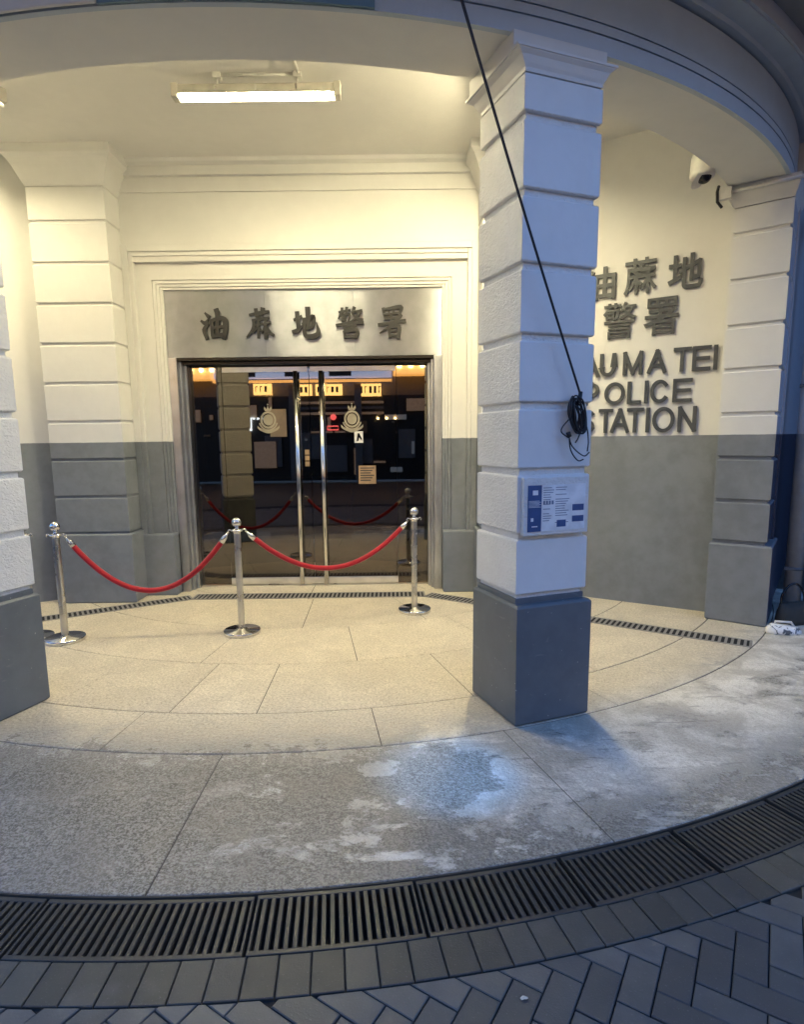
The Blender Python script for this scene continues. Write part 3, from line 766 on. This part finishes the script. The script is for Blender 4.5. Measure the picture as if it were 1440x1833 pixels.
def letter(ch, s0, s1, z0, z1):
    mb = MB(); h = LW/2
    if ch == 'I': a0, a1 = (s0+s1)/2-.001, (s0+s1)/2+.001
    else: a0, a1 = s0+h*(.9 if ch not in 'AY' else 1.1), s1-h*(.9 if ch not in 'AY' else 1.1)
    for i, st in enumerate(LET[ch]):
        P = [Vector((a0+(a1-a0)*u, z0+h*.95+(z1-z0-1.9*h)*v)) for u, v in st]; n = len(P)
        closed = (P[0]-P[-1]).length < 1e-5
        Lf = []; Rf = []
        for k, p in enumerate(P):
            a = P[k-1] if k > 0 else (P[-2] if closed else p); b = P[k+1] if k < n-1 else (P[1] if closed else p)
            d = (b-a).normalized(); nn = Vector((-d.y, d.x)); w_ = h
            if 0 < k < n-1 or closed:
                d1 = (p-a).normalized(); w_ = h/max(.5, abs(Vector((-d1.y, d1.x)).dot(nn)))
            if not closed and n < 40:
                if k == 0: p = p-d*h*.95
                if k == n-1: p = p+d*h*.95
            Lf.append(p+nn*w_); Rf.append(p-nn*w_)
        yf_, yb_ = -.028-.0006*i, -.007+.0003*i
        vs = []
        for q in Lf: vs += [(q.x, yf_, q.y), (q.x, yb_, q.y)]
        for q in Rf: vs += [(q.x, yf_, q.y), (q.x, yb_, q.y)]
        o_ = 2*n; fs = []
        for k in range(n-1):
            fs += [(2*k, 2*k+2, o_+2*k+2, o_+2*k), (2*k, 2*k+1, 2*k+3, 2*k+2), (o_+2*k, o_+2*k+2, o_+2*k+3, o_+2*k+1)]
        if not closed: fs += [(0, o_, o_+1, 1), (2*n-2, 2*n-1, o_+2*n-1, o_+2*n-2)]
        mb.add(vs, fs)
    mb.build('letter', M['letter'], WS)
for word, z0, z1, segs in (('YAUMATEI', 2.292, 2.515, [(-.30,-.115),(-.135,.045),(.045,.195),(.266,.445),(.487,.662),(.717,.868),(.880,1.033),(1.052,1.088)]),
                           ('POLICE', 2.012, 2.230, [(-.10,.045),(.10,.292),(.318,.445),(.472,.512),(.528,.69),(.728,.892)]),
                           ('STATION', 1.732, 1.972, [(-.14,0.01),(.052,.188),(.165,.350),(.322,.478),(.497,.537),(.56,.755),(.785,.942)])):
    for ch, (s0, s1) in zip(word, segs): letter(ch, s0, s1, z0, z1)

# ------------------------------------------------------------------ notice board on the right pillar
NB = empty('notice_board', polar(5.432, 20.1, 1.14), R(20.1), 'small framed notice board with navy and white print on the front of the right pillar', 'notice board')
q = MB(); q.box(-.222, .222, -.03, 0.0, 0, .335); q.build('frame', M['stucco'], NB, bevel=.006)
q = MB(); q.box(-.195, -.105, -.0335, -.0302, .025, .29); q.build('blue_panel', M['navy'], NB)
q = MB(); q.box(-.1048, .195, -.0335, -.0302, .025, .29); q.build('white_panel', M['paper'], NB)
q = MB(); rd = random.Random(3)
for i in range(17):
    z = .272-.0135*i
    for c0, c1 in ((-.095,-.02), (-.012,.085)):
        if rd.random() < .75: q.box(c0, c1-rd.uniform(0,.035), -.0345, -.0338, z, z+.004)
for i in range(4): q.box(-.095+.019*i, -.082+.019*i, -.0347, -.0338, .178, .2)
q.build('printed_text', M['ink'], NB)
for (x0, x1, z0, z1) in ((.105,.185,.135,.172), (.105,.185,.07,.105), (0,.062,.045,.085)):
    q = MB(); q.box(x0, x1, -.0347, -.0338, z0, z1); q.build('printed_photo', M['navy'], NB)
q = MB()
for i in range(6): q.box(-.19, -.11-.01*(i % 2), -.0345, -.0338, .165+.007*i, .1675+.007*i)
q.build('printed_text', M['paper'], NB)
for x0, x1, z0, z1 in ((-.165,-.13,.235,.262), (-.175,-.158,.085,.105), (-.168,-.13,.052,.058)):
    q = MB(); q.box(x0, x1, -.0346, -.0338, z0, z1); q.build('printed_mark', M['paper'], NB)

# ------------------------------------------------------------------ ceiling lamps
def lamp(loc, rz, label, sk=.030, tube='tube'):
    e = empty('ceiling_lamp', loc, rz, label, 'lamp', 'tube lamps on the porch ceiling')
    h = MB(); h.prism_x([(-.032,.0),(-.036,-.009),(-.040,-.009),(-.040,.012),(-.040,.05),(-.026,.062),(.026,.062),(.044,.05),(.048,-sk),(.044,-sk),(.036,.0)], -.60, .60); h.build('housing', M['housing'], e)
    for x in (-.31, .0, .31):
        k = MB(); k.box(x-.008, x+.008, -.043, -.0395, .006, .05); k.build('clip', M['satin'], e)
    for s in (-1, 1):
        c = MB(); x0, x1 = sorted((s*.60, s*.652)); c.box(x0, x1, -.046, .05, -.034, .066); c.build('end_cap', M['housing'], e, bevel=.006)
    t = MB(); t.tube([(-.575,0,-.016),(.575,0,-.016)], .0145, 10)
    t.prism_x([(.030,-.0012),(.030,-.0018),(-.030,-.0018),(-.030,-.0012)], -.575, .575)
    t.build('tube', M[tube], e)
    b = MB()
    for x in (-.30, .32): b.box(x-.03, x+.03, -.03, .03, .105, .15); b.tube([(x,0,.06),(x,0,.106)], .009)
    b.tube([(-.28,0,.135),(.30,0,.135)], .012); b.tube([(.33,-.02,.135),(.30,-.5,.14),(.28,-1.0,.14)], .011)
    b.build('conduit', M['plastic'], e)
    return e
lamp((-.085, -3.49, 4.355), 0, 'lit tube lamp under the ceiling, the one fully in view above the doors')
lamp((-2.62, -3.19, 4.355), R(-30), 'lit tube lamp at the left edge, only its end showing', .040, 'tube_dim')
lamp((1.82, -3.66, 4.355), R(-100), 'added unseen tube lamp behind the head of the right pillar, lighting the lettered wall', .041, 'tube_bright')  # lamp added out of sight to brighten the lettered wall

# ------------------------------------------------------------------ stanchions and ropes
def stanchion(loc, label, base_only=False):
    e = empty('stanchion', loc, 0, label, 'stanchion', 'polished rope stanchions')
    b = MB(); b.lathe([(0.0001,0),(.158,0),(.162,.006),(.162,.030),(.158,.035),(.05,.037),(.045,.048),(0.0001,.048)], 40); b.build('base', M['chrome'], e)
    p = MB(); p.lathe([(.0295,.045),(.0295,.925)], 24); p.build('pole', M['satin'], e)
    c = MB(); c.lathe([(.0001,.90),(.031,.905),(.033,.918),(.052,.924),(.054,.934),(.03,.94),(.017,.946),(.014,.958),(.02,.966),(.0001,.968)], 24); col = c.build('collar', M['chrome'], e)
    for s in (-1, 1):
        k = MB(); k.tube([(s*.04,0,.93),(s*.066,0,.938),(s*.078,0,.925),(s*.07,0,.912)], .006, 6); k.build('hook', M['chrome'], col)
    f = MB(); f.sphere((0,0,1.0), .043, 24); f.build('ball', M['chrome'], e)
    return e
ST = [(-1.934,-3.561), (-.431,-3.419), (1.135,-2.804)]
labs = ['polished steel stanchion with ball top, left one standing beside the left pillar', 'polished steel stanchion with ball top, middle one with ropes on both sides', 'polished steel stanchion with ball top, right one in front of the door jamb']
for i, (x, y) in enumerate(ST):
    o = stanchion((x, y, 0), labs[i])
    if i < 2: d = Vector(ST[i+1])-Vector(ST[i])
    o.rotation_euler.z = math.atan2(d.y, d.x)
stanchion((-2.235, -3.52, 0), 'polished steel stanchion mostly hidden behind the left pillar, only its base rim showing')
def rope(a, b, t0, t1, z0, z1, zl, label):
    a = Vector(a); b = Vector(b); tm = .5*(t0+t1)
    e = empty('barrier_rope', (a.x, a.y, 0), 0, label, 'rope', 'red barrier ropes')
    def P(t):
        u = (t-tm)/(t1-tm); ze = z0 if u < 0 else z1
        q = a+(b-a)*t; k = abs(u)**2.0
        return Vector((q.x-a.x, q.y-a.y, zl+(ze-zl)*k))
    n = 36; ts = lin(t0+.035, t1-.035, n)
    r = MB(); r.tube([P(t) for t in ts], .0235, 12); r.build('rope', M['rope'], e)
    for q0, q1 in ((t0, t0+.042), (t1, t1-.042)):
        k = MB(); k.tube([P(q0), P(q0+(q1-q0)*.3), P(q0+(q1-q0)*.45), P(q1)], [.007,.012,.022,.026], 12)
        k.build('end_cap', M['chrome'], e)
rope(ST[0], ST[1], .05, .95, .915, .915, .418, 'sagging red rope between the left and middle stanchions')
rope(ST[1], ST[2], .046, .962, .915, .915, .517, 'sagging red rope between the middle and right stanchions')

# ------------------------------------------------------------------ hanging cable on the right pillar
CB = empty('hanging_cable', (2.0, -5.14, 1.93), 0, 'black cable slanting down the right pillar into a tied coil', 'cable')
inv = Matrix.Translation((-2.0, 5.14, -1.93))
t20 = Vector((math.cos(R(20.1)), math.sin(R(20.1)), 0)); o20 = Vector((math.sin(R(20.1)), -math.cos(R(20.1)), 0))
top = Vector((1.055, -5.565, 4.285)); c0 = polar(5.475, 20.1, 1.93)+t20*.130
q = MB()
for dx in (-.004, .004):
    pts = [top.lerp(c0, t)+Vector((dx*.5*(1-t)+dx*.5, 0, -.035*math.sin(math.pi*t))) for t in lin(0, 1, 16)]
    q.tube(pts, .0043, 6)
o = q.build('drop', M['cable'], CB); o.matrix_parent_inverse = inv
q = MB(); rd = random.Random(5)
ctr = polar(5.462, 20.1, 0)+t20*.105+Vector((0,0,1.815))
for i in range(13):
    rx, rz = rd.uniform(.022, .05), rd.uniform(.07, .105); tilt = R(rd.uniform(-24, -4)); cx = rd.uniform(-.012, .014); cz = rd.uniform(-.02, .018); dp = rd.uniform(.0, .03)
    pts = []
    for k in range(25):
        t = 2*math.pi*k/24; a_, b_ = rx*math.sin(t), rz*math.cos(t)
        pts.append(ctr+t20*(cx+a_*math.cos(tilt)-b_*math.sin(tilt)*-1)+Vector((0,0,cz+b_*math.cos(tilt)-a_*math.sin(tilt)))+o20*(dp+.006*math.sin(3*t+i)))
    q.tube(pts, .0045, 6, caps=False)
for (p0, p1, p2, p3) in (((-.05,-.10),(-.02,-.17),(.06,-.225),(.10,-.205)), ((-.045,-.10),(-.03,-.19),(.02,-.25),(.06,-.245)), ((.04,.02),(.075,-.06),(.09,-.14),(.085,-.2)), ((-.05,-.02),(-.09,-.06),(-.095,-.09),(-.05,-.12)), ((.03,.0),(.035,-.07),(.02,-.12),(-.0,-.15))):
    pts = catmull([ctr+t20*a_+Vector((0,0,b_))+o20*.012 for a_, b_ in (p0,p1,p2,p3)], 5); q.tube(pts, .0038, 6)
q.tube([ctr+t20*.012+Vector((0,0,.075))+o20*.02, c0+Vector((0,0,.02))], .012, 8)
q.tube([ctr+t20*-.052+Vector((0,0,-.09))+o20*.012, ctr+t20*-.04+Vector((0,0,-.115))+o20*.012], .013, 8)
o = q.build('coil', M['cable'], CB); o.matrix_parent_inverse = inv

# ------------------------------------------------------------------ dome camera, conduit, downpipe
DC = empty('dome_camera', polar(4.87, 44.7, 3.715), R(44.7), 'white dome security camera under the porch beam near the right wall', 'camera')
q = MB(); q.lathe([(.0001,.19),(.075,.19),(.088,.15),(.092,.03),(.088,.008),(.0001,.008)], 28); q.box(-.05, .05, -.1, .0, .08, .18); q.build('body', M['plastic'], DC)
q = MB(); q.lathe([(.0001,-.004),(.06,-.004),(.09,.007),(.092,.0078)], 28, M=Matrix.Rotation(R(-42), 4, 'X')); q.build('bezel', M['plastic'], DC)
q = MB(); q.lathe([(max(.056*math.cos(R(t)), 1e-4), -.056*math.sin(R(t))) for t in lin(0, 90, 8)], 24, (.0,-.02,.0), M=Matrix.Rotation(R(-48), 4, 'X')); q.build('dome', M['black'], DC)
CD = empty('conduit', (0,0,0), R(EA), 'thin white conduit along the top of the right end pilaster', 'conduit')
q = MB(); q.tube([(-.325,-4.93,3.712),(-.325,-5.47,3.712)], .016, 10); q.box(-.37, -.312, -4.97, -4.88, 3.655, 3.745); q.build('pipe_run', M['plastic'], CD)
q = MB(); q.tube([(-.35,-4.87,3.77),(-.375,-4.865,3.72),(-.375,-4.87,3.64),(-.335,-4.90,3.60)], .012, 8); q.build('cable_loop', M['cable'], CD)
DP = empty('downpipe', (4.765, -2.985, 0), 0, 'painted round downpipe on the street wall at the right edge', 'pipe')
q = MB(); T = frame((0,0,0), R(EA)); q.tube([(0,0,.0),(0,0,3.45)], .074, 20); 
q.tube([(0,0,3.45),T@Vector((0,-.02,3.53)),T@Vector((.06,-.04,3.62)),T@Vector((.16,-.05,3.68)),T@Vector((.4,-.05,3.72))], .08, 18)
q.build('pipe', M['pipe'], DP)
for z in (.42, 2.12):
    k = MB(); k.lathe([(.075,z),(.082,z),(.082,z+.03),(.075,z+.03)], 20); k.box(-.10,.10,.0,.075,z+.004,z+.026,M=T) ; k.build('pipe_clamp', M['plinth'], DP)

# ------------------------------------------------------------------ things left at the foot of the right pilaster
HB = empty('handbag', (4.52, -3.36, 0), R(10), 'dark olive handbag with a black loop handle leaning at the downpipe foot', 'handbag')
q = MB(); vs = []; rows = [(.135,.055,0),(.155,.06,.05),(.15,.05,.12),(.135,.035,.17),(.128,.02,.215)]
for w_, d_, z in rows:
    for k in range(16):
        t = 2*math.pi*k/16; cx, cy = math.cos(t), math.sin(t)
        sag = -.045*(1-abs(cx))*(z/.215)**2
        vs.append((w_*math.copysign(abs(cx)**.6, cx), d_*math.copysign(abs(cy)**.7, cy), z+sag))
fs = [tuple(range(16))[::-1], tuple(64+k for k in range(16))]
for i in range(4):
    for k in range(16): fs.append((i*16+k, i*16+(k+1)%16, i*16+16+(k+1)%16, i*16+16+k))
q.add(vs, fs, smooth=True); q.build('bag_body', M['olive'], HB)
q = MB(); q.tube(catmull([(-.12,0,.19),(-.115,0,.28),(-.05,0,.36),(.03,0,.37),(.10,0,.29),(.125,0,.20)], 5), .010, 8); q.build('handle', M['black'], HB)
IR = empty('marbled_block', (4.29, -3.605, 0), R(-8), 'white and grey marbled block with a raised bar handle on the paving', 'hand tool')  # unidentified block with a handle, shaped like a clothes iron
q = MB(); vs = []; rows = [(.135,.055,0),(.143,.062,.012),(.14,.058,.035),(.125,.045,.062),(.10,.028,.075)]
for w_, d_, z in rows:
    for k in range(20):
        t = 2*math.pi*k/20; cx, cy = math.cos(t), math.sin(t)
        vs.append((w_*math.copysign(abs(cx)**.7, cx), d_*cy, z*(1-.18*cx)))
fs = [tuple(range(20))[::-1], tuple(80+k for k in range(20))]
for i in range(4):
    for k in range(20): fs.append((i*20+k, i*20+(k+1)%20, i*20+20+(k+1)%20, i*20+20+k))
q.add(vs, fs, smooth=True); q.build('block', M['marble'], IR)
q = MB(); q.tube([(-.075,0,.07),(-.072,0,.105),(.055,0,.10),(.08,0,.06)], [.009,.010,.010,.012], 10); q.build('handle', M['plastic'], IR)
BN = empty('rubbish_bin', (5.09, -3.06, 0), R(EA), 'dark bin at the right picture edge under a white bag', 'bin')
q = MB(); q.cbox(-.19, .19, -.18, .18, .03, .47, .02); q.box(-.17,.17,-.16,.16,0,.04); q.build('bin_body', M['black'], BN, bevel=.01)
q = MB(); q.cbox(-.2, .2, -.19, .19, .47, .495, .008); q.build('rim', M['black'], BN)
q = MB(); rd = random.Random(2); vs = []; nl = 7
for i in range(nl):
    z = .495+.115*i/(nl-1); rr = .19*(1-.35*(i/(nl-1))**2)
    for k in range(18):
        t = 2*math.pi*k/18; j = 1+rd.uniform(-.12,.12); vs.append((rr*j*math.cos(t), rr*j*math.sin(t), z+rd.uniform(-.008,.008)*(0 < i)))
fs = [tuple(range(18))[::-1], tuple((nl-1)*18+k for k in range(18))]
for i in range(nl-1):
    for k in range(18): fs.append((i*18+k, i*18+(k+1)%18, i*18+18+(k+1)%18, i*18+18+k))
q.add(vs, fs); o = q.build('plastic_bag', M['plastic']); o.location = (5.09, -3.06, 0.003); tag(o, 'crumpled white plastic bag on the dark bin at the right picture edge', 'bag')

# fascia plaque at the top edge
q = MB(); q.sweep([(5.399,3.748),(5.414,3.748),(5.414,4.14),(5.399,4.14)], [R(a) for a in lin(-4.6,9.3,14)])
FP = empty('fascia_plate', (0,0,0), 0, 'dark teal plate with a pale end on the fascia at the top edge', 'sign')
q.build('plate', M['teal'], FP)
q = MB(); q.sweep([(5.399,3.752),(5.42,3.752),(5.42,4.14),(5.399,4.14)], [R(a) for a in lin(-12.2,-4.7,8)]); q.build('pale_end', M['white'], FP, bevel=.008)

# ------------------------------------------------------------------ across the street (seen in the door glass)
SH = empty('shop_building', (0,-20,0), 0, 'shop building across the street, seen only as a reflection in the glass', 'building')
def lit(name, col, s): return plain(name, (.6,.5,.35), .5, 0, col, s)
M['shopwall'] = plain('shop_wall', (.20,.18,.17), .7); M['shopdark'] = plain('shop_dark', (.03,.028,.026), .4)
M['amber'] = lit('amber_light', (1,.50,.12), 1.3); M['bulb'] = lit('bulb_light', (1,.75,.35), 10); M['signlit'] = lit('sign_light', (1,.62,.20), 2.2)
M['bluelit'] = lit('blue_light', (.30,.45,.8), .9); M['dim'] = lit('dim_shop_light', (.9,.55,.30), .10); M['dimcool'] = lit('dim_cool_light', (.45,.6,.9), .10)
M['cool'] = lit('cool_light', (.7,.85,1), 2.5); M['redlit'] = lit('red_light', (1,.12,.12), 1.4)
q = MB(); q.box(-26, 26, -21, -20, 0, 10.5); o = q.build('facade', M['shopwall'], SH); 
q = MB(); q.box(-9, 5, -19.99, -19.9, 0, 3.5); q.build('shop_front', M['shopdark'], SH)
for x0, x1, z0, z1 in ((-10,-6.35,4.15,4.9), (1.0,3.0,4.25,4.95)):
    q = MB(); q.box(x0, x1, -19.9, -19.2, z0, z1); q.build('awning', M['amber'], SH)
for x, z, r_ in [(-9.6+.42*i, 4.5, .10) for i in range(9)]+[(1.25+.46*i, 4.6, .12) for i in range(4)]:
    q = MB(); q.sphere((x, -19.1, z), r_, 8); q.build('bulb', M['bulb'], SH)
q = MB(); q.box(-6.3, .95, -19.9, -19.5, 4.2, 4.95); q.build('fascia_sign', M['bluelit'], SH)
for x0, x1 in ((-5.3,-4.6), (-3.4,-2.9), (-1.6,-.7)):
    q = MB(); q.box(x0, x1, -19.49, -19.45, 4.25, 4.9); q.build('shade', M['shopdark'], SH)
q = MB(); q.box(-6.3, .95, -19.6, -19.3, 4.02, 4.1); q.build('lip', M['amber'], SH)
rd = random.Random(9)
for x0, x1, z0, z1 in ((-4.75,-4.0,3.55,4.0), (-3.1,-2.35,3.5,3.95), (-2.2,-1.1,3.5,3.95), (-.45,.5,3.45,3.95)):
    q = MB(); q.box(x0, x1, -19.8, -19.7, z0, z1); h_ = q.build('hanging_sign', M['signlit'], SH)
    q = MB(); x = x0+.08
    while x < x1-.1:
        q.box(x, x+.03, -19.695, -19.68, z0+.12, z1-.1); q.box(x, x+.10, -19.693, -19.68, rd.choice((z0+.12, z1-.14)), z1-.1 if rd.random() < .3 else z1-.13+.03); x += .19
    q.build('sign_mark', M['shopdark'], h_)
q = MB(); q.box(-5.4,-4.9,-19.8,-19.7,2.1,2.55); q.build('screen', M['cool'], SH)
q = MB()
for i in range(9): q.box(-5.2+.18*i,-5.2+.18*i+rd.uniform(.05,.14),-19.8,-19.7,2.56,2.64)
q.build('screen', M['cool'], SH)
q = MB(); q.sphere((-1.5,-19.75,2.62), .13, 10); q.build('neon', M['redlit'], SH)
q = MB(); q.tube([(-1.75,-19.7,2.1),(-1.3,-19.7,2.1),(-1.3,-19.7,2.25),(-1.75,-19.7,2.25),(-1.75,-19.7,2.1)], .025, 6); q.build('neon', M['redlit'], SH)
for i in range(3):
    q = MB(); q.sphere((.35+.36*i,-19.7,2.55), .05, 8); q.build('shop_lamp', M['bulb'], SH)
for x0, x1, z0, z1 in ((-8.6,-7.9,1.5,2.3), (-4.4,-3.7,.6,1.9), (-2.9,-2.1,.9,2.0), (-.6,.1,.7,1.7), (1.2,1.9,.9,2.1), (2.6,3.6,.6,1.4)):
    q = MB(); q.box(x0, x1, -19.88, -19.8, z0, z1); q.build('shop_shelf', M['shopwall'], SH)
for i in range(34):
    x = rd.uniform(-8.8, 4.6); z = rd.uniform(.2, 3.2); w_ = rd.choice((.12,.25,.5,.9)); h2 = rd.choice((.08,.2,.5,1.1))
    q = MB(); q.box(x, x+w_, -19.895+.003*i, -19.8+.003*i, z, min(z+h2, 3.45)); q.build('shop_goods', M[rd.choice(('dim','dim','dimcool','shopwall','beigelit'))], SH)
for x in (-8.9,-6.1,-3.3,-.6,2.3,4.8):
    q = MB(); q.box(x, x+.28, -19.78, -19.55, 0, 3.95); q.build('shop_post', M['shopwall'], SH)
for i in range(3):
    q = MB(); q.box(-3.2, .6, -19.76, -19.74, 2.72+.22*i, 2.82+.22*i); q.build('shop_signband', M[('dim','shopwall','dim')[i]], SH)
for c in [c for c in children(SH)]: c.matrix_parent_inverse = Matrix.Translation((0,20,0))

NBG = empty('neighbour_building', (11,2,0), 0, 'neighbouring street building to the right, out of view, shading the street wall', 'building')
q = MB(); q.box(0, 14, -9, 24, 0, 15); q.build('facade', M['shopwall'], NBG)
for i in range(5):
    for k in range(3):
        q = MB(); q.box(-.03, .05, -7.5+5.5*i, -5.2+5.5*i, 3.2+3.6*k, 5.2+3.6*k); q.build('window', M['shopdark'], NBG)

# cool lamp added, no known fixture: makes the bluish pool on the wet paving
SP = empty('added_spotlight', (1.75, -6.05, 4.2), 0, 'small added lamp under the balcony slab above the paving, out of view', 'lamp')
q = MB(); q.lathe([(.0001,.08),(.035,.08),(.04,.0),(.036,0),(.0001,.03)], 16); q.build('added_spot_housing', M['black'], SP)
ld = bpy.data.lights.new('added_spot', 'SPOT'); ld.energy = 240; ld.color = (.07,.36,1); ld.spot_size = R(12); ld.spot_blend = 1.0; ld.shadow_soft_size = .03
lo = bpy.data.objects.new('added_spot', ld); COL.objects.link(lo); lo.location = (1.75,-6.05,4.17)
lo.rotation_euler = (Vector((1.20,-5.70,0))-lo.location).to_track_quat('-Z','Y').to_euler()

LT = empty('paper_scrap', (1.315, -6.94, .003), R(12), 'small pale torn paper scrap lying on the herringbone pavers', 'litter')
q = MB(); rd = random.Random(4); ring = [(.014*rd.uniform(.7,1.2)*math.cos(t), .007*rd.uniform(.7,1.2)*math.sin(t)) for t in lin(0, 2*math.pi*11/12, 11)]
q.add([(x, y, rd.uniform(.0005,.004)) for x, y in ring]+[(0,0,.005)], [(i, (i+1) % 12, 12) for i in range(12)]); q.build('scrap', M['housing'], LT)
